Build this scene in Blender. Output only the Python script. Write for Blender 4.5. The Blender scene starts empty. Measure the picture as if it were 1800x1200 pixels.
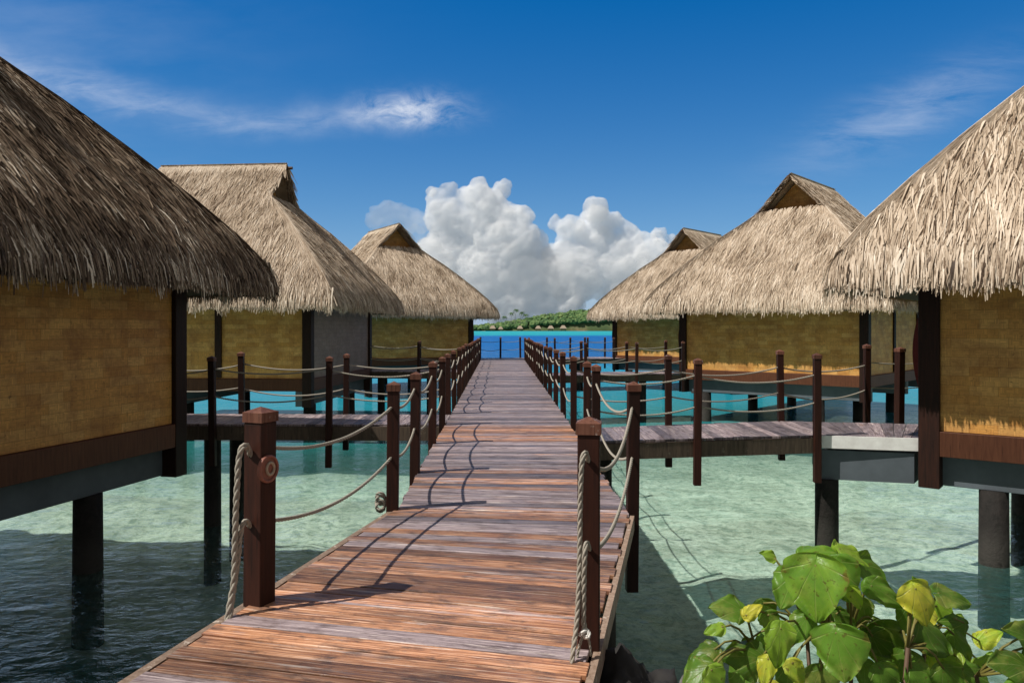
import bpy, bmesh, math, random
import numpy as np
from mathutils import Vector, Matrix, noise
random.seed(11); rng = np.random.default_rng(5)
R = math.radians
SC = bpy.context.scene
COL = SC.collection
EYE = 1.55; WATER = -1.7; BED = -2.65
DECK = 0.0

# ------------------------------------------------------------------ helpers
class MB:
    """collects geometry for ONE mesh object"""
    def __init__(s): s.v=[]; s.f=[]; s.uv=[]; s.tone=[]
    def face(s, idx, uv=None, tone=0.5):
        s.f.append(idx); s.uv.append(uv if uv else [(0,0)]*len(idx)); s.tone.append(tone)
    def box(s, c, size, yaw=0, tone=0.5, uo=None, tilt=None):
        m = Matrix.Rotation(yaw,3,'Z')
        if tilt is not None: m = tilt @ m
        b=len(s.v); hx,hy,hz=[q/2 for q in size]
        for x,y,z in ((-1,-1,-1),(1,-1,-1),(1,1,-1),(-1,1,-1),(-1,-1,1),(1,-1,1),(1,1,1),(-1,1,1)):
            p=m@Vector((x*hx,y*hy,z*hz)); s.v.append((c[0]+p.x,c[1]+p.y,c[2]+p.z))
        o = uo if uo is not None else random.random()*50
        X,Y,Z=size
        for idx,(w,h) in (((3,2,1,0),(X,Y)),((4,5,6,7),(X,Y)),((0,1,5,4),(X,Z)),((1,2,6,5),(Y,Z)),((2,3,7,6),(X,Z)),((3,0,4,7),(Y,Z))):
            s.face([b+i for i in idx],[(o,o),(o+w,o),(o+w,o+h),(o,o+h)],tone)
    def hexa(s, P, tone=0.5, uv=None):
        """8 corners: bottom 4 ccw then top 4 ccw"""
        b=len(s.v); s.v+= [tuple(p) for p in P]
        for idx in ((3,2,1,0),(4,5,6,7),(0,1,5,4),(1,2,6,5),(2,3,7,6),(3,0,4,7)):
            s.face([b+i for i in idx],[uv[i] for i in idx] if uv else None,tone)
    def prism(s, a, b_, ra, rb, n=8, cap=True, tone=0.5, ph=0):
        a=Vector(a); b_=Vector(b_); d=(b_-a).normalized()
        u=d.cross(Vector((0,0,1)) if abs(d.z)<.9 else Vector((1,0,0))).normalized(); w=d.cross(u)
        k=len(s.v); L=(b_-a).length; o=random.random()*20
        for p,r in ((a,ra),(b_,rb)):
            for i in range(n):
                t=2*math.pi*(i+ph)/n; q=p+(u*math.cos(t)+w*math.sin(t))*r; s.v.append(tuple(q))
        for i in range(n):
            j=(i+1)%n
            s.face([k+j,k+i,k+n+i,k+n+j],[(o,o+j*.1),(o,o+i*.1),(o+L,o+i*.1),(o+L,o+j*.1)],tone)
        if cap:
            s.face([k+i for i in range(n)],None,tone); s.face([k+n+n-1-i for i in range(n)],None,tone)
    def tube(s, pts, r, n=6, tone=0.5):
        k0=len(s.v); pts=[Vector(p) for p in pts]; m=len(pts)
        rr = r if hasattr(r,'__len__') else [r]*m
        ref=None
        for i,p in enumerate(pts):
            d=(pts[min(i+1,m-1)]-pts[max(i-1,0)]).normalized()
            if ref is None: ref=d.cross(Vector((0,0,1)) if abs(d.z)<.9 else Vector((1,0,0))).normalized()
            u=(ref-d*ref.dot(d)).normalized(); ref=u; w=d.cross(u)
            for q in range(n):
                t=2*math.pi*q/n; s.v.append(tuple(p+(u*math.cos(t)+w*math.sin(t))*rr[i]))
        for i in range(m-1):
            for q in range(n):
                a=k0+i*n+q; b=k0+i*n+(q+1)%n
                s.face([b,a,a+n,b+n],[(i*.1,q*.1)]*4,tone)
        s.face([k0+q for q in range(n)]); s.face([k0+(m-1)*n+n-1-q for q in range(n)])
    def rope(s, pts, r, near=True):
        pts=[Vector(p) for p in pts]
        if not near: s.tube(pts,r*.95,6); return
        # resample evenly, twist three strands
        L=[0]
        for a,b in zip(pts,pts[1:]): L.append(L[-1]+(b-a).length)
        tot=L[-1]; n=max(4,int(tot/(r*1.0))); P=[]
        for i in range(n+1):
            t=tot*i/n; j=0
            while j<len(L)-2 and L[j+1]<t: j+=1
            f=(t-L[j])/max(1e-6,L[j+1]-L[j]); P.append(pts[j].lerp(pts[j+1],f))
        ref=None; fr=[]
        for i in range(n+1):
            d=(P[min(i+1,n)]-P[max(i-1,0)]).normalized()
            if ref is None: ref=d.cross(Vector((0,0,1)) if abs(d.z)<.9 else Vector((1,0,0))).normalized()
            u=(ref-d*ref.dot(d)).normalized(); ref=u; fr.append((u,d.cross(u)))
        for k in range(3):
            s.tube([P[i]+(fr[i][0]*math.cos(i*.62+k*2.094)+fr[i][1]*math.sin(i*.62+k*2.094))*r*.52 for i in range(n+1)],r*.58,5)
    def build(s, name, mat, parent=None, smooth=False, bevel=0):
        me=bpy.data.meshes.new(name)
        me.from_pydata(s.v,[],s.f); 
        uvl=me.uv_layers.new(name='UVMap'); flat=[c for f in s.uv for p in f for c in p]
        uvl.data.foreach_set('uv',flat)
        at=me.attributes.new('tone','FLOAT','FACE'); at.data.foreach_set('value',s.tone)
        if smooth: me.polygons.foreach_set('use_smooth',[True]*len(me.polygons))
        me.materials.append(mat); me.update()
        o=bpy.data.objects.new(name,me); COL.objects.link(o)
        if parent is not None: o.parent=parent
        if bevel:
            m=o.modifiers.new('bevel','BEVEL'); m.width=bevel; m.segments=2; m.limit_method='ANGLE'
        return o

def tag(o,label=None,cat=None,group=None,kind=None):
    if label: o['label']=label
    if cat: o['category']=cat
    if group: o['group']=group
    if kind: o['kind']=kind
    return o
def empty(name,loc=(0,0,0),rz=0):
    o=bpy.data.objects.new(name,None); COL.objects.link(o); o.location=loc; o.rotation_euler=(0,0,rz); o.empty_display_size=.3
    return o
def at(px,py,Y):
    """a point that the photograph shows at pixel (px,py), standing Y metres away"""
    return Vector(((px-900)/1350*Y, Y, EYE-(py-578)/1350*Y))

# ------------------------------------------------------------------ material helpers
class NT:
    def __init__(s,name):
        s.m=bpy.data.materials.new(name); s.m.use_nodes=True; s.t=s.m.node_tree; s.t.nodes.clear()
        s.out=s.n('ShaderNodeOutputMaterial')
    def n(s,ty,**k):
        nd=s.t.nodes.new(ty)
        for a,b in k.items(): setattr(nd,a,b)
        return nd
    def l(s,a,b): s.t.links.new(a,b)
    def inp(s,nd,i,v):
        if hasattr(v,'is_linked') or isinstance(v,bpy.types.NodeSocket): s.l(v,nd.inputs[i])
        elif v is not None: nd.inputs[i].default_value=v
    def math(s,op,a,b=None,c=None,clamp=False):
        nd=s.n('ShaderNodeMath',operation=op); nd.use_clamp=clamp
        s.inp(nd,0,a); s.inp(nd,1,b); s.inp(nd,2,c); return nd.outputs[0]
    def mix(s,f,a,b,mode='MIX'):
        nd=s.n('ShaderNodeMix',data_type='RGBA',blend_type=mode)
        s.inp(nd,0,f); s.inp(nd,6,a if isinstance(a,bpy.types.NodeSocket) else (*a,1)); s.inp(nd,7,b if isinstance(b,bpy.types.NodeSocket) else (*b,1))
        return nd.outputs[2]
    def ramp(s,f,stops,interp='LINEAR'):
        nd=s.n('ShaderNodeValToRGB'); s.l(f,nd.inputs[0]); cr=nd.color_ramp; cr.interpolation=interp
        while len(cr.elements)<len(stops): cr.elements.new(.5)
        for e,(p,c) in zip(cr.elements,stops):
            e.position=p; e.color=(*c,1) if hasattr(c,'__len__') else (c,c,c,1)
        return nd.outputs[0]
    def coord(s,kind='Object',scale=(1,1,1),rot=(0,0,0),loc=(0,0,0)):
        if kind=='Position': o=s.n('ShaderNodeNewGeometry').outputs['Position']
        else: o=s.n('ShaderNodeTexCoord').outputs[kind]
        mp=s.n('ShaderNodeMapping'); s.l(o,mp.inputs[0]); mp.inputs['Scale'].default_value=scale; mp.inputs['Rotation'].default_value=rot; mp.inputs['Location'].default_value=loc
        return mp.outputs[0]
    def noise(s,vec,scale,detail=4,rough=.55,dist=0,col=False):
        nd=s.n('ShaderNodeTexNoise'); s.l(vec,nd.inputs['Vector']); nd.inputs['Scale'].default_value=scale
        nd.inputs['Detail'].default_value=detail; nd.inputs['Roughness'].default_value=rough; nd.inputs['Distortion'].default_value=dist
        return nd.outputs['Color' if col else 'Fac']
    def attr(s,name): 
        nd=s.n('ShaderNodeAttribute',attribute_name=name); return nd.outputs['Fac']
    def bump(s,h,strength=.5,dist=.02,normal=None):
        nd=s.n('ShaderNodeBump'); s.l(h,nd.inputs['Height']); nd.inputs['Strength'].default_value=strength; nd.inputs['Distance'].default_value=dist
        if normal is not None: s.l(normal,nd.inputs['Normal'])
        return nd.outputs[0]
    def princ(s,color,rough=.7,normal=None,**k):
        nd=s.n('ShaderNodeBsdfPrincipled'); s.inp(nd,'Base Color',color if isinstance(color,bpy.types.NodeSocket) else (*color,1)); s.inp(nd,'Roughness',rough)
        if normal is not None: s.l(normal,nd.inputs['Normal'])
        for a,b in k.items(): s.inp(nd,a.replace('_',' '),b)
        return nd.outputs[0]
    def done(s,sh): s.l(sh,s.out.inputs[0]); return s.m

def mat_thatch(name,stops,patch=.6):
    t=NT(name); tone=t.attr('tone'); v=t.coord('Object')
    big=t.noise(v,1.1,4,.6); fine=t.noise(v,40,3,.6)
    f=t.math('ADD',tone,t.math('MULTIPLY',t.math('SUBTRACT',big,.5),patch))
    f=t.math('ADD',f,t.math('MULTIPLY',t.math('SUBTRACT',fine,.5),.35),clamp=True)
    c=t.ramp(f,stops)
    d=t.n('ShaderNodeBsdfDiffuse'); t.l(c,d.inputs[0]); d.inputs[1].default_value=.4
    tr=t.n('ShaderNodeBsdfTranslucent'); t.l(c,tr.inputs[0])
    g=t.n('ShaderNodeBsdfGlossy'); g.inputs[1].default_value=.5; g.inputs[0].default_value=(.9,.85,.8,1)
    m=t.n('ShaderNodeMixShader'); m.inputs[0].default_value=.1; t.l(d.outputs[0],m.inputs[1]); t.l(tr.outputs[0],m.inputs[2])
    m2=t.n('ShaderNodeMixShader'); m2.inputs[0].default_value=.015; t.l(m.outputs[0],m2.inputs[1]); t.l(g.outputs[0],m2.inputs[2])
    return t.done(m2.outputs[0])
def mat_wood(name,c1,c2,rough=.6,sc=1.0,wear=None):
    t=NT(name); v=t.coord('Object',(9*sc,9*sc,.8*sc)); n=t.noise(v,3,5,.65,.3); v2=t.coord('Object'); b=t.noise(v2,1.7,3)
    c=t.mix(t.ramp(n,[(.3,0),(.7,1)]),c1,c2); c=t.mix(t.math('MULTIPLY',b,.45),c,tuple(q*.45 for q in c1))
    rv=t.n('ShaderNodeObjectInfo').outputs['Random']; c=t.mix(1,c,t.ramp(rv,[(0,.72),(1,1.3)]),'MULTIPLY')
    cr=t.noise(t.coord('Object',(30,30,1.1)),2,4,.7); c=t.mix(t.ramp(cr,[(.60,0),(.66,.7)]),c,tuple(q*.3 for q in c1))
    if wear:
        w=t.noise(v2,14,5,.7); c=t.mix(t.ramp(w,[(.6,0),(.72,1)]),c,wear)
    return t.done(t.princ(c,rough,t.bump(n,.35,.006),Specular_IOR_Level=.25))
def mat_plain(name,c,rough=.7,var=.25,scale=6):
    t=NT(name); n=t.noise(t.coord('Object'),scale,5,.65)
    col=t.mix(n,tuple(q*(1-var) for q in c),tuple(min(1,q*(1+var)) for q in c))
    return t.done(t.princ(col,rough,t.bump(n,.3,.01)))

def mat_planks(name,grey=0.0):
    t=NT(name); tone=t.attr('tone')
    uv=t.n('ShaderNodeTexCoord').outputs['UV']
    def mp(sc):
        m=t.n('ShaderNodeMapping'); t.l(uv,m.inputs[0]); m.inputs['Scale'].default_value=sc; return m.outputs[0]
    grain=t.noise(mp((2.2,70,1)),1,6,.62,.3)
    streak=t.noise(mp((.75,16,1)),1,5,.6,.4)
    blot=t.noise(mp((1.6,3.2,1)),1,4,.65,.6)
    dirt=t.noise(mp((5,11,1)),1,5,.7)
    orange=t.ramp(grain,[(.25,(.075,.03,.018)),(.42,(.24,.10,.05)),(.56,(.46,.235,.125)),(.76,(.80,.59,.45))])
    greyc=t.ramp(grain,[(.25,(.045,.036,.04)),(.42,(.16,.125,.13)),(.58,(.30,.245,.25)),(.78,(.64,.56,.55))])
    f=t.math('ADD',tone,t.math('MULTIPLY',t.math('SUBTRACT',streak,.5),1.9))
    f=t.math('ADD',f,t.math('MULTIPLY',t.math('SUBTRACT',blot,.5),1.1))
    f=t.ramp(t.math('SUBTRACT',f,grey,clamp=True),[(.3,0),(.7,1)])
    c=t.mix(f,greyc,orange)
    c=t.mix(t.ramp(dirt,[(.50,0),(.68,.85)]),c,(.055,.036,.03))
    wet=t.noise(mp((1.1,5,1)),1,5,.7,.8); c=t.mix(t.ramp(wet,[(.52,0),(.66,.75)]),c,(.07,.045,.035))
    c=t.mix(t.ramp(t.noise(mp((1.4,26,1)),1,6,.7,.3),[(.58,0),(.70,.8)]),c,(.78,.70,.63))
    bright=t.n('ShaderNodeAttribute',attribute_name='lum').outputs['Fac']
    c=t.mix(1,c,t.ramp(bright,[(0,(.42,.42,.45)),(.5,(.95,.94,.94)),(1,(1.55,1.5,1.48))]),'MULTIPLY')
    rgh=t.ramp(blot,[(.3,.34),(.7,.62)])
    return t.done(t.princ(c,rgh,t.bump(t.math('ADD',grain,t.math('MULTIPLY',streak,.5)),.5,.01)))

def mat_weave(name,dark,mid,light):
    t=NT(name); uv=t.n('ShaderNodeTexCoord').outputs['UV']
    br=t.n('ShaderNodeTexBrick'); t.l(uv,br.inputs[0]); br.inputs['Scale'].default_value=1
    br.inputs['Brick Width'].default_value=.34; br.inputs['Row Height'].default_value=.13; br.inputs['Mortar Size'].default_value=.0035; br.inputs['Mortar Smooth'].default_value=.6
    br.inputs['Color1'].default_value=(*mid,1); br.inputs['Color2'].default_value=(*light,1); br.inputs['Mortar'].default_value=(*[q*.55 for q in mid],1); br.offset=.35; br.inputs['Bias'].default_value=-.2
    def mp(sc):
        m=t.n('ShaderNodeMapping'); t.l(uv,m.inputs[0]); m.inputs['Scale'].default_value=sc; return m.outputs[0]
    st=t.noise(mp((2,60,1)),1,4,.6); st2=t.noise(mp((55,2.5,1)),1,4,.6)
    pick=t.n('ShaderNodeTexChecker'); t.l(mp((1,1,1)),pick.inputs[0]); pick.inputs['Scale'].default_value=14
    wv=t.mix(pick.outputs['Fac'],st,st2)
    blot=t.noise(mp((1.2,1.6,1)),1.6,5,.7,.4); spots=t.noise(mp((7,9,1)),1.3,4,.6)
    c=t.mix(1,br.outputs['Color'],t.ramp(wv,[(.3,(.62,.6,.56)),(.7,(1.2,1.18,1.1))]),'MULTIPLY')
    c=t.mix(t.ramp(blot,[(.42,0),(.72,.75)]),c,dark)
    c=t.mix(t.ramp(spots,[(.64,0),(.73,.7)]),c,tuple(q*.35 for q in dark))
    return t.done(t.princ(c,.6,t.bump(wv,.5,.01)))

M={}
M['thatch']=mat_thatch('thatch_straw',[(0,(.05,.03,.02)),(.2,(.24,.165,.11)),(.42,(.52,.41,.30)),(.7,(.74,.62,.49)),(1,(.92,.83,.71))])
M['thatch_dark']=mat_thatch('thatch_dark_straw',[(0,(.022,.014,.010)),(.3,(.10,.068,.045)),(.55,(.23,.165,.115)),(.78,(.42,.33,.24)),(1,(.92,.82,.68))],1.1)  # darker straw ramp, used on the nearest left roof only
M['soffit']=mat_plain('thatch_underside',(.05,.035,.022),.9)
M['post']=mat_wood('red_brown_post',(.017,.0048,.0026),(.047,.0128,.0064),.6,1,None)
M['cap']=mat_wood('post_cap_wood',(.09,.03,.018),(.22,.10,.065),.55,1,(.5,.45,.4))
M['darkpost']=mat_wood('dark_hut_post',(.014,.005,.003),(.042,.013,.007),.6)
M['beam']=mat_wood('brown_base_beam',(.085,.028,.013),(.15,.055,.026),.55)
M['weave']=mat_weave('woven_bamboo',(.25,.09,.02),(.64,.315,.075),(.80,.47,.16))
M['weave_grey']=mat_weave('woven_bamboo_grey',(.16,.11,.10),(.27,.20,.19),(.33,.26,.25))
M['girder']=mat_plain('concrete_girder',(.085,.102,.118),.8,.5,2)
t=NT('wet_dark_pile'); v=t.coord('Position'); zs=t.n('ShaderNodeSeparateXYZ'); t.l(v,zs.inputs[0]); n=t.noise(v,9,6,.7)
tz=t.math('ADD',zs.outputs[2],t.math('MULTIPLY',t.math('SUBTRACT',n,.5),.9))
c=t.ramp(n,[(.3,(.008,.008,.007)),(.7,(.026,.022,.02))]); c=t.mix(t.ramp(t.math('ADD',t.math('MULTIPLY',tz,.5),1.2),[(.28,0),(.36,.3),(.5,.25),(.62,0)]),c,(.085,.08,.07))
M['pile']=t.done(t.princ(c,.75,t.bump(n,.9,.03),Specular_IOR_Level=.2))
M['pile_grey']=mat_plain('weathered_pile',(.28,.25,.23),.7,.5,9)
M['planks']=mat_planks('weathered_planks',0)
M['joist']=mat_wood('old_joist',(.06,.045,.035),(.14,.10,.07),.8,1,(.2,.17,.13))
M['planktrim']=mat_wood('edge_trim_wood',(.20,.13,.09),(.42,.31,.24),.7,1,(.6,.52,.45))
M['rusty']=mat_plain('rusty_nail',(.035,.02,.015),.7,.4,40)
M['fascia']=mat_plain('pale_fascia',(.82,.77,.74),.7,.3,7)
M['rope']=mat_plain('weathered_rope',(.33,.30,.25),.85,.4,60)
M['rope_white']=mat_plain('white_cord',(.75,.73,.68),.8,.2,60)
M['red']=mat_wood('dark_red_board',(.09,.008,.008),(.15,.018,.012),.45)
M['plaque']=mat_plain('plaque_rim',(.25,.09,.06),.5,.4,40)
M['plaque_face']=mat_plain('plaque_face',(.36,.30,.22),.6,.6,30)
M['pole']=mat_wood('ridge_pole',(.09,.05,.03),(.2,.13,.09),.7)

# ------------------------------------------------------------------ camera, sun, sky
cam=bpy.data.cameras.new('camera'); cam.sensor_width=36; cam.lens=27; cam.shift_y=-22/1800; cam.clip_end=30000; cam.clip_start=.05
co=bpy.data.objects.new('camera',cam); COL.objects.link(co); co.location=(0,0,EYE); co.rotation_euler=(R(90),0,0); SC.camera=co
SUN_EL=54; SH=Vector((-.95,-.32)).normalized()     # horizontal direction TOWARDS the sun
sv=Vector((SH.x*math.cos(R(SUN_EL)),SH.y*math.cos(R(SUN_EL)),math.sin(R(SUN_EL))))
sl=bpy.data.lights.new('sun','SUN'); sl.energy=5.0; sl.angle=R(.5); sl.color=(1,.95,.87)
so=bpy.data.objects.new('sun',sl); COL.objects.link(so); so.location=(-30,-10,40); so.rotation_euler=sv.to_track_quat('Z','Y').to_euler()

W=bpy.data.worlds.new('World'); SC.world=W; W.use_nodes=True; wt=W.node_tree; wt.nodes.clear()
class WN(NT):
    def __init__(s): s.t=wt; s.out=s.n('ShaderNodeOutputWorld')
w=WN()
sky=w.n('ShaderNodeTexSky',sky_type='NISHITA'); sky.sun_disc=False; sky.sun_elevation=R(SUN_EL); sky.sun_rotation=math.atan2(SH.x,SH.y)
sky.air_density=1.0; sky.dust_density=.15; sky.ozone_density=4.0; sky.altitude=0
WS=.085
sc_=w.n('ShaderNodeSeparateColor'); w.l(sky.outputs[0],sc_.inputs[0]); cc_=w.n('ShaderNodeCombineColor')     # deep polarised tropical blue
for i_,(k_,o_) in enumerate(((.64,-.060),(.873,-.020),(.88,.140))):
    w.l(w.math('MAXIMUM',w.math('MULTIPLY_ADD',sc_.outputs[i_],k_,o_/WS),.0),cc_.inputs[i_])
skyc=cc_.outputs[0]
g=w.n('ShaderNodeTexCoord').outputs['Generated']; sp=w.n('ShaderNodeSeparateXYZ'); w.l(g,sp.inputs[0])
yy=w.math('MAXIMUM',sp.outputs[1],.05)
U=w.math('DIVIDE',sp.outputs[0],yy); V=w.math('DIVIDE',sp.outputs[2],yy)     # tangent of azimuth / elevation towards the lagoon
front=w.math('GREATER_THAN',sp.outputs[1],.06)
cmb=w.n('ShaderNodeCombineXYZ'); w.l(U,cmb.inputs[0]); w.l(V,cmb.inputs[1])
def wmap(sc,rot=0,loc=(0,0,0)):
    m=w.n('ShaderNodeMapping'); w.l(cmb.outputs[0],m.inputs[0]); m.inputs['Scale'].default_value=sc; m.inputs['Rotation'].default_value=(0,0,rot); m.inputs['Location'].default_value=loc; return m.outputs[0]
def gauss(x,s):   # exp(-(x/s)^2)
    q=w.math('DIVIDE',x,s); return w.math('EXPONENT',w.math('MULTIPLY',w.math('MULTIPLY',q,q),-1))
def px(x): return (x-900)/1350
def py(y): return (578-y)/1350
# long thin streak bending across the left half
wob=w.math('MULTIPLY',w.math('SUBTRACT',w.noise(wmap((3,3,1)),2.2,4),.5),.06)
q=w.math('SUBTRACT',U,px(590)); cy=w.math('ADD',w.math('MULTIPLY',w.math('MULTIPLY',q,q),.36),py(212))
dv=w.math('ADD',w.math('SUBTRACT',V,cy),wob)
n1=w.ramp(w.noise(wmap((5,16,1),-.12),2.0,8,.68,.5),[(.36,0),(.74,1)])
wid=w.math('ADD',w.math('MULTIPLY',w.math('MAXIMUM',w.math('SUBTRACT',px(500),U),0),.035),.016)
A=w.math('MULTIPLY',gauss(dv,wid),w.math('ADD',w.math('MULTIPLY',n1,.8),.2))
A=w.math('MULTIPLY',A,w.ramp(w.math('ADD',w.math('MULTIPLY',U,.5),.5),[(.17,.5),(.32,.28),(.43,.28),(.455,0)]))
# clump at its right end
B=w.math('MULTIPLY',gauss(w.math('SUBTRACT',U,px(715)),.062),gauss(w.math('ADD',w.math('SUBTRACT',V,py(197)),w.math('MULTIPLY',wob,.7)),.02))
n2=w.ramp(w.noise(wmap((9,16,1),.25),2.6,8,.7,.6),[(.34,0),(.66,1)])
B=w.math('MULTIPLY',w.math('MULTIPLY',B,n2),.75)
# feather on the right
ca,sa=math.cos(R(24)),math.sin(R(24))
ux=w.math('SUBTRACT',U,px(1590)); vx=w.math('SUBTRACT',V,py(200))
al=w.math('ADD',w.math('MULTIPLY',ux,ca),w.math('MULTIPLY',vx,sa)); ac=w.math('SUBTRACT',w.math('MULTIPLY',vx,ca),w.math('MULTIPLY',ux,sa))
n3=w.ramp(w.noise(wmap((3.5,17,1),-.45),2.0,8,.68,.4),[(.34,0),(.72,1)])
Cc=w.math('MULTIPLY',w.math('MULTIPLY',gauss(al,.14),gauss(w.math('ADD',ac,w.math('MULTIPLY',wob,.5)),.035)),w.math('MULTIPLY',n3,.30))
# broad veil in the upper left
n4=w.ramp(w.noise(wmap((1.2,4,1),-.2),1.6,6,.6),[(.4,0),(.8,1)])
D_=w.math('MULTIPLY',w.math('MULTIPLY',gauss(w.math('SUBTRACT',U,px(-50)),.30),gauss(w.math('SUBTRACT',V,py(90)),.16)),w.math('MULTIPLY',n4,.22))
# soft bank left of the cumulus
E_=w.math('MULTIPLY',gauss(w.math('SUBTRACT',U,px(692)),.036),gauss(w.math('ADD',w.math('SUBTRACT',V,py(388)),w.math('MULTIPLY',wob,.5)),.018))
E_=w.math('MULTIPLY',E_,w.math('ADD',w.math('MULTIPLY',n2,.6),.35))
# haze towards the horizon
H_=w.math('MULTIPLY',w.math('EXPONENT',w.math('MULTIPLY',w.math('MAXIMUM',V,0),-13)),.85)
cf=w.math('ADD',w.math('ADD',A,B),w.math('ADD',Cc,D_),clamp=True)
cf=w.math('MULTIPLY',cf,front)
el_=w.ramp(sp.outputs[2],[(.52,0),(.72,1)]); bk_=w.ramp(w.math('MULTIPLY',sp.outputs[1],-1),[(0,0),(.35,1)])
sd_=w.ramp(w.math('SUBTRACT',w.math('ABSOLUTE',sp.outputs[0]),w.math('MULTIPLY',sp.outputs[1],.9)),[(0,0),(.25,1)])
unseen_fill=w.math('MAXIMUM',w.math('MAXIMUM',el_,bk_),sd_)  # unseen sky behind, overhead and aside made neutral to tune the fill light
skyc=w.mix(unseen_fill,skyc,(.215/WS,.21/WS,.215/WS))
wc=w.mix(w.math('MULTIPLY',H_,front),skyc,(.44/WS,.57/WS,.80/WS))
wc=w.mix(cf,wc,(.86/WS,.90/WS,.98/WS))
bg=w.n('ShaderNodeBackground'); w.l(wc,bg.inputs[0]); bg.inputs[1].default_value=WS; w.l(bg.outputs[0],w.out.inputs[0])
SC.view_settings.view_transform='Standard'; SC.view_settings.look='None'; SC.view_settings.exposure=0; SC.view_settings.gamma=1

# ------------------------------------------------------------------ sea bed and water
def grid(name,x0,x1,y0,y1,z,nx,ny,mat,kind,zf=None):
    b=MB()
    for j in range(ny+1):
        for i in range(nx+1):
            X=x0+(x1-x0)*i/nx; Y=y0+(y1-y0)*j/ny; b.v.append((X,Y,zf(X,Y) if zf else z))
    for j in range(ny):
        for i in range(nx):
            a=j*(nx+1)+i; b.face([a,a+1,a+nx+2,a+nx+1])
    o=b.build(name,mat,smooth=True); tag(o,kind=kind); return o
t=NT('sea_bed_sand'); v=t.coord('Position'); sp_=t.n('ShaderNodeSeparateXYZ'); t.l(v,sp_.inputs[0])
n=t.noise(v,.7,6,.65,.6); n2_=t.noise(v,4.5,5,.65,.5)
c=t.ramp(n,[(.3,(.50,.52,.44)),(.5,(.74,.76,.66)),(.75,(.88,.88,.80))])
n3_=t.noise(v,13,5,.75,.4)
c=t.mix(t.ramp(n2_,[(.46,0),(.66,.8)]),c,(.24,.31,.25))
c=t.mix(t.ramp(n3_,[(.50,0),(.66,.7)]),c,(.25,.30,.25))
c=t.mix(t.ramp(t.noise(v,.22,4,.6,.8),[(.56,0),(.7,.55)]),c,(.20,.26,.20))
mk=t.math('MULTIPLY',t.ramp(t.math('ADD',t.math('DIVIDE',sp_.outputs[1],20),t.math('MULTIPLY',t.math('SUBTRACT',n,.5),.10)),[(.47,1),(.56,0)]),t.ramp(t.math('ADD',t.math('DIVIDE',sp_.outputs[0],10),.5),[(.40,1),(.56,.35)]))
c=t.mix(t.math('MULTIPLY',mk,.95),c,(.010,.040,.032))  # near-left bed darkened in colour to deepen the bungalow's shadow
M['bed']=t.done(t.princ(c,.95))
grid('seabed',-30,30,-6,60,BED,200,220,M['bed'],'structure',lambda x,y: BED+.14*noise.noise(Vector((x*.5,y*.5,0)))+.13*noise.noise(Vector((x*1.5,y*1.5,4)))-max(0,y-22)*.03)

t=NT('lagoon_water'); v=t.coord('Position'); sp_=t.n('ShaderNodeSeparateXYZ'); t.l(v,sp_.inputs[0]); Yc=sp_.outputs[1]
warp=t.math('MULTIPLY',t.math('SUBTRACT',t.noise(v,.12,3,.5),.5),9)
Yw=t.math('ADD',Yc,warp)
Yw=t.math('ADD',Yw,t.math('MULTIPLY',sp_.outputs[0],-.15))
lg=t.math('LOGARITHM',t.math('MAXIMUM',Yw,1),10)      # 0..3
lf=t.math('DIVIDE',lg,4)
def L10(y): return math.log10(y)/4
body=t.ramp(lf,[(L10(7),(.012,.12,.10)),(L10(12),(.22,.38,.30)),(L10(22),(.03,.26,.24)),(L10(32),(.012,.30,.40)),(L10(62),(.004,.24,.44)),(L10(88),(.001,.085,.36)),(L10(330),(.001,.09,.40)),(L10(430),(.015,.32,.42)),(L10(1050),(.03,.36,.42)),(L10(1300),(.004,.04,.10))])
opac=t.ramp(lf,[(L10(5),.30),(L10(10.5),.15),(L10(18),.20),(L10(30),.72),(L10(60),.97)])
wv=t.coord('Position',(1,1.5,1),(0,0,R(18)))
far_f=t.ramp(lf,[(L10(6),1.0),(L10(40),.55),(L10(200),.25)])
w1=t.noise(wv,1.5,3,.5,.4); w2=t.noise(wv,5.5,4,.6,.7); w3=t.noise(wv,.35,3,.5,.3)
hgt=t.math('ADD',t.math('MULTIPLY',w1,.09),t.math('ADD',t.math('MULTIPLY',w2,.035),t.math('MULTIPLY',w3,.20)))
bp=t.n('ShaderNodeBump'); t.l(hgt,bp.inputs['Height']); bp.inputs['Distance'].default_value=1.0; t.l(far_f,bp.inputs['Strength'])
tr=t.n('ShaderNodeBsdfTransparent'); tr.inputs[0].default_value=(.85,.965,.93,1)
df=t.n('ShaderNodeBsdfDiffuse'); t.l(t.mix(t.ramp(w2,[(.35,0),(.7,.35)]),body,(.10,.36,.42)),df.inputs[0])
t.l(bp.outputs[0],df.inputs['Normal'])
gl=t.n('ShaderNodeBsdfGlossy'); gl.inputs[1].default_value=.06; t.l(bp.outputs[0],gl.inputs['Normal'])
fr=t.n('ShaderNodeFresnel'); fr.inputs[0].default_value=1.33; t.l(bp.outputs[0],fr.inputs['Normal'])
m1=t.n('ShaderNodeMixShader'); t.l(opac,m1.inputs[0]); t.l(tr.outputs[0],m1.inputs[1]); t.l(df.outputs[0],m1.inputs[2])
frs=t.math('MULTIPLY',fr.outputs[0],t.ramp(lf,[(L10(10),.62),(L10(40),.4),(L10(150),.07)]))
m2=t.n('ShaderNodeMixShader'); t.l(frs,m2.inputs[0]); t.l(m1.outputs[0],m2.inputs[1]); t.l(gl.outputs[0],m2.inputs[2])
M['water']=t.done(m2.outputs[0])
b=MB(); b.v=[(-9000,-40,WATER),(9000,-40,WATER),(9000,12000,WATER),(-9000,12000,WATER)]; b.face([0,1,2,3]); tag(b.build('water',M['water']),kind='structure')
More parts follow.
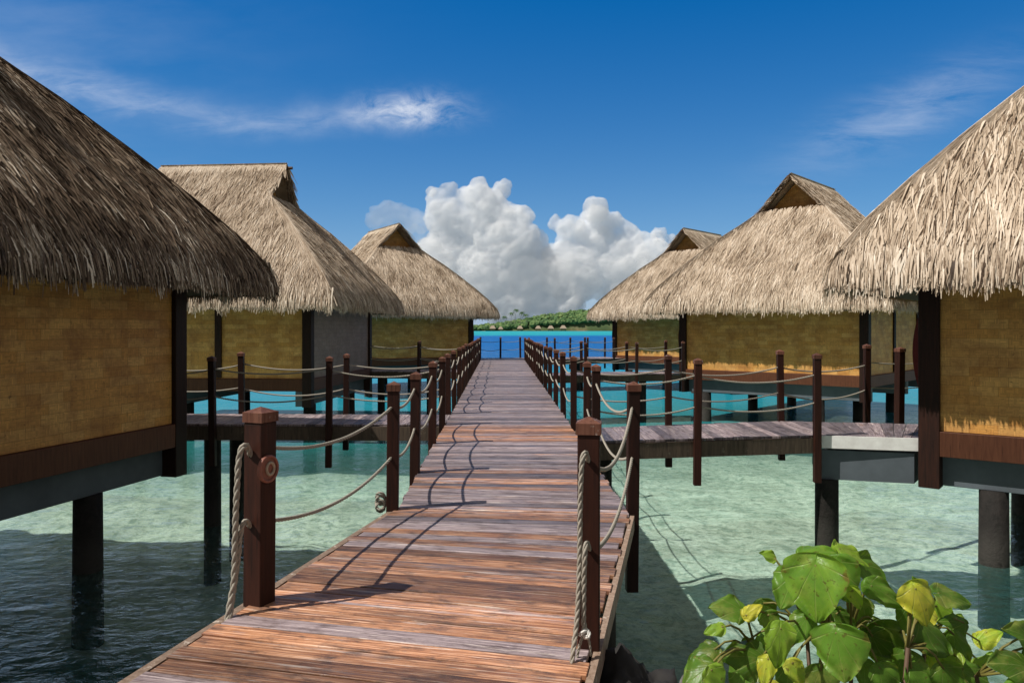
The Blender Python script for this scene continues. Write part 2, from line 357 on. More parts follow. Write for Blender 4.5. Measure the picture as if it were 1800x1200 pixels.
# ground far below so that nothing beyond the lagoon bed is empty
b=MB(); b.v=[(-9000,-40,-9),(9000,-40,-9),(9000,12000,-9),(-9000,12000,-9)]; b.face([0,1,2,3]); tag(b.build('sea_floor',M['bed']),kind='structure')

# ------------------------------------------------------------------ huts
A_E,B_E,XR=5.05,4.15,2.0; DG=A_E-XR
A_W,B_W=4.05,3.15
PROF=[(-.05,1.80),(-.05,2.12),(-.01,2.34),(.10,2.62),(.40,3.05),(.85,3.58),(1.46,4.24),(2.08,4.87),(2.65,5.38),(3.05,5.78),(3.4,6.14),(4.15,6.93)]
pd=np.array([p[0] for p in PROF]); pz=np.array([p[1] for p in PROF])
ps=np.concatenate([[0],np.cumsum(np.hypot(np.diff(pd),np.diff(pz)))])
def SD(s): return np.interp(s,ps,pd)
def SZ(s): return np.interp(s,ps,pz)
S_EAVE=ps[1]; S_G=np.interp(3.05,pd[1:],ps[1:]); S_TOP=ps[-1]
def thatch_mesh(seed,ns=68000):
    r=np.random.default_rng(seed); allv=[]; allf=[]; tone=[]; base=0
    # base sheets (closed body under the strands)
    bv=[];bf=[];bt=[]
    srow=list(np.linspace(S_EAVE,S_G,14))+list(np.linspace(S_G,S_TOP,6))[1:]
    def X_of(s):
        d=float(SD(s)); return A_E-max(d,0) if s<=S_G else XR+.03+.10*(d-3.05)/1.1
    for sg in (-1,1):
        k=len(bv)
        for s in srow:
            d=float(SD(s)); z=float(SZ(s))-.04
            for q in range(9):
                f=-1+2*q/8; bv.append((X_of(s)*f,sg*(B_E-d-.03),z))
        for i in range(len(srow)-1):
            for q in range(8):
                a=k+i*9+q; fc=[a,a+1,a+10,a+9]; bf.append(fc if sg<0 else fc[::-1]); bt.append(.35)
        k=len(bv); sr=srow[:14]
        for s in sr:
            d=float(SD(s)); z=float(SZ(s))-.04
            for q in range(9):
                f=-1+2*q/8; bv.append((sg*(A_E-d-.03),(B_E-max(d,0))*f,z))
        for i in range(13):
            for q in range(8):
                a=k+i*9+q; fc=[a,a+1,a+10,a+9]; bf.append(fc if sg>0 else fc[::-1]); bt.append(.35)
    # strands: plane index 0,1 long slopes; 2,3 hip ends
    def emit(side,s0,lat,L,w,lift,slant,tn,droop):
        n=len(s0); out=[]
        for fr in (0,.5,1.0):
            s=s0-L*fr; d=SD(np.maximum(s,0)); z=SZ(np.maximum(s,0))+np.minimum(s,0)
            la=lat+slant*fr*L
            nrm=.015+lift*(fr if fr<1 else 1)+np.where(fr==.5,lift*.3,0)
            # outward normal approx 45 deg
            out.append((d-nrm*.7,z+nrm*.7-droop*fr*.0,la))
        V=np.zeros((n,3,2,3)); roll=r.normal(0,.35,n)*w
        for i,(d,z,la) in enumerate(out):
            ww=w*(1.0 if i<2 else .45)
            for j,sg in enumerate((-1,1)):
                A=la+sg*ww*.5; dz=sg*roll*.5
                if side<2:
                    sy=-1 if side==0 else 1
                    V[:,i,j,0]=A; V[:,i,j,1]=sy*(B_E-d); V[:,i,j,2]=z+dz
                else:
                    sx=1 if side==2 else -1
                    V[:,i,j,0]=sx*(A_E-d); V[:,i,j,1]=A; V[:,i,j,2]=z+dz
        return V.reshape(-1,3),n,tn
    for side in range(4):
        half=B_E if side>=2 else A_E
        smax=S_G if side>=2 else S_TOP
        area=(half*2)*(smax-S_EAVE)*(.62 if side>=2 else .62); n=int(ns*area/95)
        # rejection sample
        s0=r.uniform(S_EAVE+.02,smax+.05,n*3); lat=r.uniform(-half,half,n*3)
        d=SD(s0)
        lim=(B_E-d) if side>=2 else np.where(s0<=S_G,A_E-d,XR+.05+.10*(d-3.05)/1.1)
        ok=np.abs(lat)<lim+.03; s0=s0[ok][:n]; lat=lat[ok][:n]; n=len(s0)
        L=r.uniform(.28,.75,n); w=r.uniform(.009,.028,n)*r.choice([1,1,1.4],n)
        # clumped tone
        cl=np.array([noise.noise(Vector((a*3.3+side*31,b_*1.8,seed*7.1))) for a,b_ in zip(lat,s0)])
        tn=np.clip(.54+.26*cl+r.normal(0,.16,n),0,1)
        slant=r.normal(0,.16,n)+.12*cl; lift=np.abs(r.normal(0,.02,n))+.008
        # keep tips from dropping too low: jagged eave line
        jag=np.array([noise.noise(Vector((a*5+side*17,seed*3.3,0))) for a in lat])*.10+r.normal(0,.035,n)
        tip=s0-L; low=S_EAVE-.03+jag
        L=np.where(tip<low,s0-low,L)
        V,n_,tn=emit(side,s0,lat,np.maximum(L,.08),w,lift,slant,tn,0)
        allv.append((V,n_,tn))
        # fringe: hanging reeds at the eave
        ne=int(half*2*230); s0=r.uniform(S_EAVE+.15,S_EAVE+.6,ne); lat=r.uniform(-half,half,ne)
        jag=np.array([noise.noise(Vector((a*4+side*17,seed*3.3,5))) for a in lat])*.20+r.normal(0,.05,ne)+np.where(r.random(ne)<.05,-.10,0)
        low=np.maximum(S_EAVE-.04+jag,.0); w=r.uniform(.012,.034,ne)
        tn=np.clip(.58+r.normal(0,.22,ne),0,1)
        V,n_,tn=emit(side,s0,lat,s0-low,w,np.abs(r.normal(0,.035,ne))+.01,r.normal(0,.08,ne),tn,0)
        allv.append((V,n_,tn))
    # thatch laid down the four hips
    hv=[];ht=[]
    for sx in (-1,1):
        for sy in (-1,1):
            for k in range(2300):
                s=r.uniform(S_EAVE+.1,S_G); L=r.uniform(.25,.6); off=r.normal(0,.14); tl=[]
                for fr in (0,.5,1):
                    q=max(s-L*fr,S_EAVE-.05); d=float(SD(q)); z=float(SZ(q))+.03
                    ax=off*(1+fr*.5)
                    x=A_E-d+.02-max(0,ax); y=B_E-d+.02-max(0,-ax)
                    tl.append((sx*x,sy*y,z))
                w=r.uniform(.014,.034)
                dx=Vector((-sy*1.0*sx*sx,sx*1.0,0)).normalized()*w*.5
                for i,p in enumerate(tl):
                    ww=1 if i<2 else .4
                    hv.append((p[0]-dx.x*ww*sx*sx,p[1]-dx.y*ww,p[2])); hv.append((p[0]+dx.x*ww,p[1]+dx.y*ww,p[2]))
                ht.append(float(np.clip(.55+r.normal(0,.2),0,1)))
    allv.append((np.array(hv),len(ht),np.array(ht)))
    # ridge roll: strands draped over the ridge both ways, and barge edges
    rv=[];rt=[]
    for k in range(2200):
        x=r.uniform(-XR-.16,XR+.16); sy=r.choice([-1,1]); L=r.uniform(.15,.45); w=r.uniform(.015,.035)*.5; sl=r.normal(0,.1)
        for i,fr in enumerate((-.1,.5,1)):
            q=S_TOP-L*fr if fr>0 else S_TOP; d=float(SD(q)); yy_=(B_E-d)*sy - (0.05*sy if fr<0 else 0); z=float(SZ(q))+.05+ (0.02 if fr<.9 else 0)
            rv.append((x-w+sl*fr*L,yy_,z)); rv.append((x+w+sl*fr*L,yy_,z))
        rt.append(float(np.clip(.62+r.normal(0,.15),0,1)))
    for k in range(2400):
        sx=r.choice([-1,1]); sy=r.choice([-1,1]); q0=r.uniform(S_G-.1,S_TOP); L=r.uniform(.15,.4); w=r.uniform(.012,.03); inn=r.uniform(0,.22)
        for i,fr in enumerate((0,.5,1)):
            q=q0-L*fr; d=float(SD(q)); e=XR+.06+.10*(float(SD(q0))-3.05)/1.1
            x=sx*(e-inn); z=float(SZ(q))+.03-r.uniform(0,.14)
            rv.append((x,sy*(B_E-d)-.0,z)); rv.append((x+sx*w,sy*(B_E-d),z-w))
        rt.append(float(np.clip(.5+r.normal(0,.2),0,1)))
    allv.append((np.array(rv),len(rt),np.array(rt)))
    # assemble
    V=np.concatenate([np.array(bv)]+[a[0].reshape(-1,3) for a in allv]); nb=len(bv)
    faces=[np.array(bf,dtype=np.int32)]; tones=[np.array(bt)]; off=nb
    for a,n_,tn in allv:
        k=off+np.arange(n_)[:,None]*6
        f1=k+np.array([0,1,3,2]); f2=k+np.array([2,3,5,4])
        faces.append(np.stack([f1,f2],1).reshape(-1,4)); tones.append(np.repeat(tn,2)); off+=n_*6
    F=np.concatenate(faces); T=np.concatenate(tones)
    me=bpy.data.meshes.new('thatch'); me.vertices.add(len(V)); me.vertices.foreach_set('co',V.astype(np.float32).ravel())
    me.loops.add(F.size); me.loops.foreach_set('vertex_index',F.astype(np.int32).ravel())
    me.polygons.add(len(F)); me.polygons.foreach_set('loop_start',np.arange(0,F.size,4,dtype=np.int32)); 
    try: me.polygons.foreach_set('loop_total',np.full(len(F),4,dtype=np.int32))
    except Exception: pass
    me.update(calc_edges=True)
    at_=me.attributes.new('tone','FLOAT','FACE'); at_.data.foreach_set('value',T.astype(np.float32))
    return me
TH=[thatch_mesh(1),thatch_mesh(2),thatch_mesh(3,60000)]
for i,m_ in enumerate(TH): m_.materials.append(M['thatch_dark'] if i==0 else M['thatch'])

def wallbox(name,x0,x1,y0,y1,z0,z1,mat,parent):
    b=MB(); X,Y,Z=abs(x1-x0),abs(y1-y0),z1-z0; o=random.random()*9
    b.v=[(x0,y0,z0),(x1,y0,z0),(x1,y1,z0),(x0,y1,z0),(x0,y0,z1),(x1,y0,z1),(x1,y1,z1),(x0,y1,z1)]
    for idx,w_ in (((0,1,5,4),X),((1,2,6,5),Y),((2,3,7,6),X),((3,0,4,7),Y)):
        b.face(list(idx),[(o,0),(o+w_,0),(o+w_,Z),(o,Z)])
    b.face([3,2,1,0]); b.face([4,5,6,7])
    return b.build(name,mat,parent)

def make_hut(loc,yaw,th,label,greyside=False,board=1,rs=1.0):
    root=empty('overwater_bungalow',(loc[0],loc[1],0),R(yaw)); tag(root,label,'bungalow','thatched overwater bungalows')
    ro=bpy.data.objects.new('thatch_roof',th); COL.objects.link(ro); ro.parent=root; ro.scale=(1,1,rs); ro.location=(0,0,2.1*(1-rs))
    b=MB()   # soffit: slopes up from the eave to the wall top, all round
    e0=.03; z0=2.10; zi=2.62
    o4=[(-A_E+e0,-B_E+e0),(A_E-e0,-B_E+e0),(A_E-e0,B_E-e0),(-A_E+e0,B_E-e0)]; i4=[(-A_W+.3,-B_W+.3),(A_W-.3,-B_W+.3),(A_W-.3,B_W-.3),(-A_W+.3,B_W-.3)]
    b.v=[(x,y,z0) for x,y in o4]+[(x,y,zi+.35) for x,y in i4]
    for i in range(4): b.face([i,i+4,(i+1)%4+4,(i+1)%4])
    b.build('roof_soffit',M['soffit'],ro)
    for sx in (-1,1):
        b=MB(); xg=sx*(XR-.5)
        b.v=[(xg,-1.15,5.6),(xg,1.15,5.6),(xg,0,6.8),(xg-sx*.04,-1.15,5.6),(xg-sx*.04,1.15,5.6),(xg-sx*.04,0,6.8)]
        uv=[(0,0),(2.6,0),(1.3,1.4)]
        b.face([0,1,2] if sx>0 else [2,1,0],uv); b.face([5,4,3] if sx>0 else [3,4,5],uv); b.face([0,3,4,1]); b.face([1,4,5,2]); b.face([2,5,3,0])
        b.build('gable_panel',M['weave'],ro)
    b=MB(); b.prism((-XR-.34,0,6.83),(XR+.34,0,6.83),.05,.05,8); b.build('ridge_pole',M['pole'],ro)
    # walls: four woven panels; posts divide the long sides
    T=.06
    wallbox('wall',A_W-T,A_W,-B_W,B_W,.12,2.75,M['weave_grey'] if greyside else M['weave'],root)
    wallbox('wall',-A_W,-A_W+T,-B_W,B_W,.12,2.75,M['weave'],root)
    for sy in (-1,1):
        y1=sy*B_W; wallbox('wall',-A_W+T+.002,A_W-T-.002,min(y1,y1-sy*T),max(y1,y1-sy*T),.12,2.75,M['weave'],root)
    for sx in (-1,1):
        for sy in (-1,1):
            b=MB(); b.box((sx*(A_W-.06),sy*(B_W-.06),1.02),(.27,.27,3.42)); b.build('corner_post',M['darkpost'],root,bevel=.01)
    for sy in (-1,1):
        for x in (-1.35,1.35):
            b=MB(); b.box((x,sy*(B_W-.02),1.43),(.2,.14,2.58)); b.build('wall_post',M['darkpost'],root,bevel=.008)
    # base beams, girders, floor
    for sx in (-1,1):
        b=MB(); b.box((sx*(A_W+.0),0,-.06),(.13,2*B_W-.36,.35)); b.build('base_beam',M['beam'],root,bevel=.008)
        b=MB(); b.box((sx*(A_W-.28),0,-.455),(.24,2*B_W+.1,.43)); b.build('girder',M['girder'],root,bevel=.01)
    for sy in (-1,1):
        b=MB(); b.box((0,sy*(B_W+.0),-.06),(2*A_W-.36,.13,.35)); b.build('base_beam',M['beam'],root,bevel=.008)
    b=MB(); b.box((0,0,-.455),(.24,2*B_W+.1,.43)); b.build('girder',M['girder'],root)
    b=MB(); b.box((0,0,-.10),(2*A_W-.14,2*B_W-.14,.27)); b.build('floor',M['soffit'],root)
    for x in (-A_W+.28,0,A_W-.28):
        for y in (-2.35,1.6):
            b=MB(); b.prism((x,y,-3.2),(x,y,-.67),.20,.18,20); b.build('pile',M['pile'],root,smooth=True)
    if board:   # carved board hung on the corner next to the walkway
        for sy in (board,):
            b=MB(); n=14; X=A_W-.14
            for k in range(n+1):
                f=k/n; z=.7+1.05*f; hw=.01+.085*math.sin(math.pi*f)**.8
                for dx in (0,.10):
                    b.v.append((X+dx,sy*(B_W+.075),z)); b.v.append((X+dx,sy*(B_W+.075+hw),z))
            for i in range(n):
                a=i*4
                b.face([a,a+1,a+5,a+4]); b.face([a+3,a+2,a+6,a+7]); b.face([a+1,a+3,a+7,a+5]); b.face([a+2,a,a+4,a+6])
            b.face([0,2,3,1]); b.face([n*4,n*4+1,n*4+3,n*4+2])
            b.build('carved_board',M['red'],root,smooth=False)
    return root
make_hut((-9.74,9.6),-12.5,TH[0],'nearest bungalow left of the boardwalk, its thatch dark, its wall in shade',rs=.965)
make_hut((-9.55,25.45),-5,TH[1],'second bungalow left of the boardwalk, long level ridge, grey end wall and yellow long wall',True)
make_hut((-6.9,41.3),-58,TH[2],'farthest bungalow left of the boardwalk, beside its far end, gable towards the viewer')
make_hut((10.86,12.08),-128.9,TH[1],'nearest bungalow right of the boardwalk, pale shaggy thatch above a thick dark post',board=-1,rs=1.05)
make_hut((11.14,28.4),-132.2,TH[2],'middle bungalow right of the boardwalk, pale thatch with open gable, wall base sunlit',board=-1)
make_hut((10.64,42.9),-132.2,TH[1],'farthest bungalow right of the boardwalk, mostly hidden, its small gable peak showing',board=-1)

# ------------------------------------------------------------------ decks
def lerp2(P,t):
    # P polyline list of (x,y); t in [0,1] by index length
    n=len(P)-1; k=min(int(t*n),n-1); f=t*n-k
    return (P[k][0]+(P[k+1][0]-P[k][0])*f, P[k][1]+(P[k+1][1]-P[k][1])*f)
def planks(b,lum,Lp,Rp,width,tone_f,z=DECK,th=.035):
    """boards from edge polyline Lp to Rp (both lists, same length)"""
    for (l0,l1,r0,r1) in zip(Lp,Lp[1:],Rp,Rp[1:]):
        ln=(math.dist(l0,l1)+math.dist(r0,r1))/2; n=max(1,round(ln/width))
        for k in range(n):
            f0=k/n; f1=(k+1)/n; gp=.0035/ (ln/n)/n if n else 0
            f0+=.0038/ln; f1-=.0038/ln
            A=Vector(l0).lerp(Vector(l1),f0); B=Vector(r0).lerp(Vector(r1),f0); C=Vector(r0).lerp(Vector(r1),f1); D=Vector(l0).lerp(Vector(l1),f1)
            d=(B-A).normalized(); e0=random.uniform(-.02,.012); e1=random.uniform(-.012,.02)
            A=A+d*e0; D=D+d*e0; B=B+d*e1; C=C+d*e1
            dz=random.uniform(-.003,.003); dz2=random.uniform(-.003,.003); w_=(B-A).length; ww=ln/n; o=random.random()*80; p=random.random()*80
            top=z; uv=[(o,p),(o+w_,p),(o+w_,p+ww),(o,p+ww)]*2
            n0=len(b.f)
            b.hexa([(A.x,A.y,top-th),(B.x,B.y,top-th),(C.x,C.y,top-th),(D.x,D.y,top-th),(A.x,A.y,top+dz),(B.x,B.y,top+dz2),(C.x,C.y,top+dz2),(D.x,D.y,top+dz)],tone_f((A+C)/2),uv)
            lv=random.random(); lum+= [lv]*(len(b.f)-n0)
def finish_planks(b,lum,parent,nails=None):
    o=b.build('deck_planks',M['planks'],parent,bevel=.004)
    a=o.data.attributes.new('lum','FLOAT','FACE'); a.data.foreach_set('value',lum); return o
def edge_beams(parent,poly,z0=-.035,h=.2,t=.05,off=0,mat='joist',name='edge_beam'):
    b=MB()
    for p,q in zip(poly,poly[1:]):
        p=Vector(p);q=Vector(q); d=(q-p).normalized(); nrm=Vector((-d.y,d.x))*off; c=(p+q)/2+nrm; L=(q-p).length
        b.box((c.x,c.y,z0-h/2),(L,t,h),math.atan2(d.y,d.x))
    return b.build(name,M[mat],parent)
def piles(parent,pts,r=.13,top=-.2,mat='pile'):
    for (x,y) in pts:
        b=MB(); b.prism((x,y,-3.2),(x,y,top),r,r*.95,20,cap=False); b.build('pile',M[mat],parent,smooth=True)

walk=empty('boardwalk',(0,4,0)); tag(walk,'long main boardwalk of weathered orange and grey planks running out between the bungalows','boardwalk')
walk.location=(0,0,0)
def tone_main(p):
    y=p.y
    if y<4.5: return random.choice([.95,.8,.6,.9,.3,-.2])
    if y<6.55: return random.choice([1.0,.75,.6,.1,.8,-.2,-.4,.7,-.3])
    if y<9: return random.choice([.0,.1,.6,.2,.8,.0,.4])
    if 10.6<y<12.4: return random.choice([.8,.7,.45])
    return random.choice([.0,.05,.1,.2,-.2,.15,.3])
nL=[(-2.72,-1.5),(-.98,6.64)]; nR=[(-.86,-1.95),(.98,6.44)]
NL=[nL[0],(nL[0][0]+(nL[1][0]-nL[0][0])*.8,nL[0][1]+(nL[1][1]-nL[0][1])*.8),nL[1]]
NR=[nR[0],(nR[0][0]+(nR[1][0]-nR[0][0])*.775,nR[0][1]+(nR[1][1]-nR[0][1])*.775),nR[1]]
b=MB(); lum=[]
planks(b,lum,NL,NR,.142,tone_main)
FL=[(-.985,6.655),(-1.03,9.0),(-1.1,14.0),(-1.55,38.4)]; FR=[(.985,6.455),(.96,8.95),(.93,14.0),(.62,38.4)]
planks(b,lum,FL,FR,.142,tone_main)
finish_planks(b,lum,walk)
edge_beams(walk,[nL[0],nL[1]],off=-.05,mat='joist'); edge_beams(walk,[nR[0],nR[1]],off=.05); edge_beams(walk,FL,off=-.06); edge_beams(walk,FR,off=.06)
edge_beams(walk,[nL[0],nL[1]],off=.045,z0=-.012,h=.035,t=.05,mat='planktrim',name='edge_trim'); edge_beams(walk,[nR[0],nR[1]],off=-.028,z0=-.012,h=.12,t=.035,mat='planktrim',name='edge_trim')
pp=[]
for y in (16,20,24,28,32,36): pp+=[(-.75-.012*y,y),(.72-.004*y,y)]
pp+=[(-1.2,3.2),(.1,2.9),(-.55,7.9),(.93,7.8),(-.6,11.8),(.6,11.8)]
piles(walk,pp)

def branch(label,L_,R_,Lp,fascia=None,tn=None,wd=.15):
    root=empty('side_walkway'); tag(root,label,'walkway','side walkways off the boardwalk')
    b=MB(); lum=[]; tf=tn or (lambda p: random.choice([-.1,.05,-.3,-.2,-.1]))
    planks(b,lum,L_,R_,wd,tf,z=-.006); finish_planks(b,lum,root)
    edge_beams(root,L_,off=.0,h=.22,t=.08,z0=-.045); edge_beams(root,R_,off=.0,h=.22,t=.08,z0=-.045); piles(root,Lp,.14)
    return root
branch('side walkway to the nearest left bungalow, dark joists under pale planks',[(-1.1,12.5),(-7.6,12.65)],[(-1.1,13.95),(-7.6,14.2)],[(-4.97,12.75),(-4.97,13.9)])
rb=branch('side walkway to the nearest right bungalow, bleached planks over a mossy beam',[(1.0,10.62),(4.5,11.28)],[(1.0,12.05),(4.5,13.0)],[(1.4,11.8)])
b=MB(); lum=[]; planks(b,lum,[(4.52,11.28),(5.82,10.97)],[(4.52,13.0),(6.85,12.5)],.15,lambda p: random.choice([.0,.1,-.1]),z=-.004); finish_planks(b,lum,rb)
b=MB(); b.hexa([(4.5,11.245,-.19),(5.80,10.935,-.19),(5.81,10.965,-.19),(4.51,11.275,-.19),(4.5,11.245,-.008),(5.80,10.935,-.008),(5.81,10.965,-.008),(4.51,11.275,-.008)]); b.build('fascia_board',M['fascia'],rb)
b=MB(); b.hexa([(4.55,11.33,-.66),(5.75,10.98,-.66),(5.95,11.25,-.66),(4.75,11.6,-.66),(4.55,11.33,-.23),(5.75,10.98,-.23),(5.95,11.25,-.23),(4.75,11.6,-.23)]); b.build('landing_girder',M['girder'],rb)
b=MB(); b.prism((4.68,11.42,-3.2),(4.68,11.42,-.66),.17,.165,20,cap=False); b.build('pile',M['pile'],rb,smooth=True)
branch('side walkway to the second left bungalow, seen edge-on beyond the first',[(-1.45,27.9),(-5.4,28.3)],[(-1.45,29.4),(-5.4,29.8)],[(-3.0,28.2),(-4.8,28.2)])
branch('side walkway to the middle right bungalow, seen edge-on below its corner post',[(.8,25.6),(6.1,27.0)],[(.8,27.2),(5.5,28.4)],[(2.6,26.4),(4.6,27.1)])
branch('cross platform closing the far end of the boardwalk above blue water',[(-1.75,38.45),(6.0,40.8)],[(-1.75,41.2),(5.2,43.0)],[(0,40),(3.5,41)])

# ------------------------------------------------------------------ railings
def post_mb(x,y,top,bot,s,yaw,tilt=None):
    body=MB(); body.box((x,y,(top-.085+bot)/2),(s,s,top-.085-bot),yaw)
    body.box((x,y,top-.10),(s*1.02,s*1.02,.012),yaw)
    cap=MB(); h=s/2+.007
    m=Matrix.Rotation(yaw,3,'Z'); P=[]
    for z,k in ((top-.085,h),(top-.03,h)):
        for a,c in ((-1,-1),(1,-1),(1,1),(-1,1)):
            p=m@Vector((a*k,c*k,0)); P.append((x+p.x,y+p.y,z))
    cap.hexa(P); apex=len(cap.v); cap.v.append((x,y,top))
    for i in range(4): cap.face([4+i,4+(i+1)%4,apex])
    lx_,ly_=random.uniform(-.014,.014),random.uniform(-.014,.014)
    for q_ in (body,cap): q_.v=[(p[0]+lx_*p[2],p[1]+ly_*p[2],p[2]) for p in q_.v]
    return body,cap
def add_post(root,x,y,top=1.11,bot=-.67,s=.105,yaw=0):
    bm_,cp=post_mb(x,y,top,bot,s,yaw)
    p=bm_.build('post',M['post'],root,bevel=.006); cp.build('post_cap',M['cap'],p); return p
def span(root,a,b_,za,zb,sag,r=.011,near=True):
    A=Vector((a[0],a[1],za)); B=Vector((b_[0],b_[1],zb)); pts=[]
    n=16
    for i in range(n+1):
        f=i/n; p=A.lerp(B,f); p.z-=sag*4*f*(1-f); pts.append(p)
    mb=MB(); mb.rope(pts,r,near); return mb.build('rope',M['rope'],root,smooth=True)
def railing(label,pts,sz=.1,yaws=None,tops=None,make=None,sagk=1.0,ropes=True):
    root=empty('rope_railing'); tag(root,label,'railing','rope railings along the walkways')
    for i,(x,y) in enumerate(pts):
        if make and not make[i]: continue
        yw=random.uniform(-.06,.06) if not yaws else yaws[i]
        tp=(1.11+random.uniform(-.02,.03)) if not tops else tops[i]
        add_post(root,x,y,tp,-.67+random.uniform(-.03,.03),sz,yw)
    for i,(a,c) in enumerate(zip(pts,pts[1:])):
        d=math.dist(a,c); near=min(a[1],c[1])<13
        r=.0125 if near else .015
        for z in (.90,.47):
            span(root,a,c,z+random.uniform(-.02,.02),z+random.uniform(-.02,.02),(.045*d+random.uniform(0,.05))*sagk,r,near)
    return root
PL=(-1.435,4.36); PR=(.378,3.78)
rl=railing('left boardwalk railing from the big post with a round plaque to the side walkway',[PL,(-1.03,6.62),(-1.05,8.3),(-1.08,10.4),(-1.13,12.42)],make=[0,1,1,1,1],sagk=.95)
rr=railing('right boardwalk railing from the front post with a white knot to the side walkway',[PR,(1.035,6.6),(1.03,9.43),(1.03,10.55)],make=[0,1,1,1],sagk=1.3)
bp1,cp1=post_mb(PL[0],PL[1],1.11,-.7,.125,R(-24)); p=bp1.build('post',M['post'],rl,bevel=.006); cp1.build('post_cap',M['cap'],p)
bp1,cp1=post_mb(PR[0],PR[1],1.12,-.7,.108,R(-8)); p=bp1.build('post',M['post'],rr,bevel=.006); cp1.build('post_cap',M['cap'],p)
lx=lambda y:-1.10-.0185*(y-12)-.03; rx=lambda y:.99-.0125*(y-12)
railing('left boardwalk railing between the first and second side walkways',[(lx(y),y) for y in (14.05,16.0,18.0,20.0,22.0,24.0,26.0,27.8)])
railing('left boardwalk railing along the last stretch beside the farthest left bungalow',[(lx(y),y) for y in (29.5,31.6,33.7,35.8,38.2)])
railing('right boardwalk railing between the first and second side walkways',[(rx(y),y) for y in (12.3,14.4,16.4,18.4,20.4,22.4,24.0,25.5)])
railing('right boardwalk railing along the last stretch to the cross platform',[(rx(y),y) for y in (27.3,29.4,31.6,33.8,36,38.2)])
railing('near side railing of the walkway to the nearest left bungalow',[(-1.13,12.42),(-2.96,12.42),(-4.86,12.46),(-6.3,12.5)],make=[0,1,1,1])
railing('far side railing of the walkway to the nearest left bungalow',[(-1.17,14.05),(-3.03,14.03),(-4.96,14.1),(-6.9,14.25)],make=[0,1,1,1])
railing('near side railing of the walkway to the nearest right bungalow',[(1.03,10.55),(2.62,10.85),(4.45,11.2)],make=[0,1,1],tops=[1,1.14,1.2])
root=railing('far side railing of the walkway to the nearest right bungalow',[(rx(12.3),12.3),(2.53,12.42),(4.57,13.05),(6.42,13.9)],make=[0,1,1,1],tops=[1,1.14,1.2,1.28])
add_post(root,6.68,13.25,1.24,-.3,.12,.3)
span(root,(6.42,13.9),(8.2,14.6),.95,.95,.05); span(root,(6.42,13.9),(8.2,14.6),.5,.5,.05)
railing('near side railing of the walkway to the second left bungalow',[(-1.5,27.85),(-3.4,27.95),(-5.3,28.1)],make=[0,1,1])
railing('far side railing of the walkway to the second left bungalow',[(-1.5,29.5),(-3.55,29.6),(-5.5,29.8)],make=[0,1,1])
railing('near side railing of the walkway to the middle right bungalow',[(rx(25.5),25.5),(2.5,26.0),(4.3,26.5),(6.0,26.95)],make=[0,1,1,1])
railing('far side railing of the walkway to the middle right bungalow',[(rx(27.3),27.3),(2.5,27.65),(4.2,28.1),(5.7,28.5)],make=[0,1,1,1])
railing('near side railing of the far cross platform',[(.85,38.6),(2.2,39.3),(3.8,40.0),(5.4,40.65)])
railing('outer railing of the far cross platform against the blue lagoon',[(-1.7,41.2),(-.62,41.3),(.45,41.5),(1.9,41.9),(3.2,42.3),(4.2,42.7),(5.2,43.0)])

# loose ropes hanging on the two front posts
def hang(root,pts,r,name='hanging_rope',mat='rope'):
    # smooth with catmull-rom
    P=[Vector(p) for p in pts]; out=[]
    for i in range(len(P)-1):
        p0=P[max(i-1,0)];p1=P[i];p2=P[i+1];p3=P[min(i+2,len(P)-1)]
        for k in range(8):
            t_=k/8; out.append(.5*((2*p1)+(-p0+p2)*t_+(2*p0-5*p1+4*p2-p3)*t_*t_+(-p0+3*p1-3*p2+p3)*t_**3))
    out.append(P[-1]); mb=MB(); mb.rope(out,r); return mb.build(name,M[mat],root,smooth=True)
Yl=4.22
hang(rl,[at(441,800,4.32),at(432,782,4.24),at(421,800,Yl),at(416,870,Yl-.02),at(413,950,Yl-.03),at(411,1020,Yl-.05),at(400,1085,Yl-.1),at(392,1140,Yl-.16)],.0165)
hang(rl,[at(440,925,4.32),at(431,915,4.24),at(423,935,Yl),at(418,985,Yl-.02),at(410,1040,Yl-.05),at(404,1090,Yl-.1),at(404,1150,Yl-.12)],.015)
Yr=3.66
hang(rr,[at(1034,810,3.74),at(1029,795,3.68),at(1023,812,Yr),at(1020,880,Yr),at(1019,960,Yr),at(1017,1040,Yr-.02),at(1013,1100,Yr-.04),at(1006,1160,Yr-.08),at(1003,1230,Yr-.1)],.0125)
hang(rr,[at(1036,965,3.73),at(1031,953,3.67),at(1028,970,Yr-.02),at(1026,1040,Yr-.02),at(1026,1090,Yr-.02),at(1028,1112,Yr-.02)],.0125)
# white knot + tails
mb=MB(); c=at(1028,1114,Yr-.03)
pts=[c+Vector((.021*math.cos(a)*(1-.1*k),.012*math.sin(2*a),.014*math.sin(a)+.004*k)) for k in range(2) for a in [i*math.pi/5 for i in range(10)]]
mb.rope(pts,.010); mb.build('knot',M['rope_white'],rr,smooth=True)
hang(rr,[at(1024,1118,Yr-.03),at(1017,1140,Yr-.03),at(1013,1165,Yr-.03)],.007,'rope_tail','rope'); hang(rr,[at(1034,1120,Yr-.03),at(1037,1135,Yr-.03),at(1038,1152,Yr-.03)],.006,'rope_tail','rope')
# frayed rope bundle at the foot of the second left post
mb=MB(); c=Vector((-1.13,6.60,.10))
for k in range(5):
    rr_=random.uniform(.035,.06); ph=random.random()*6
    mb.rope([c+Vector((rr_*math.cos(a+ph)*.9,rr_*.6*math.sin(a*1.3),rr_*1.2*math.sin(a+ph)-.02*k)) for a in [i*.5 for i in range(13)]],.011)
mb.build('rope_bundle',M['rope'],rl,smooth=True)
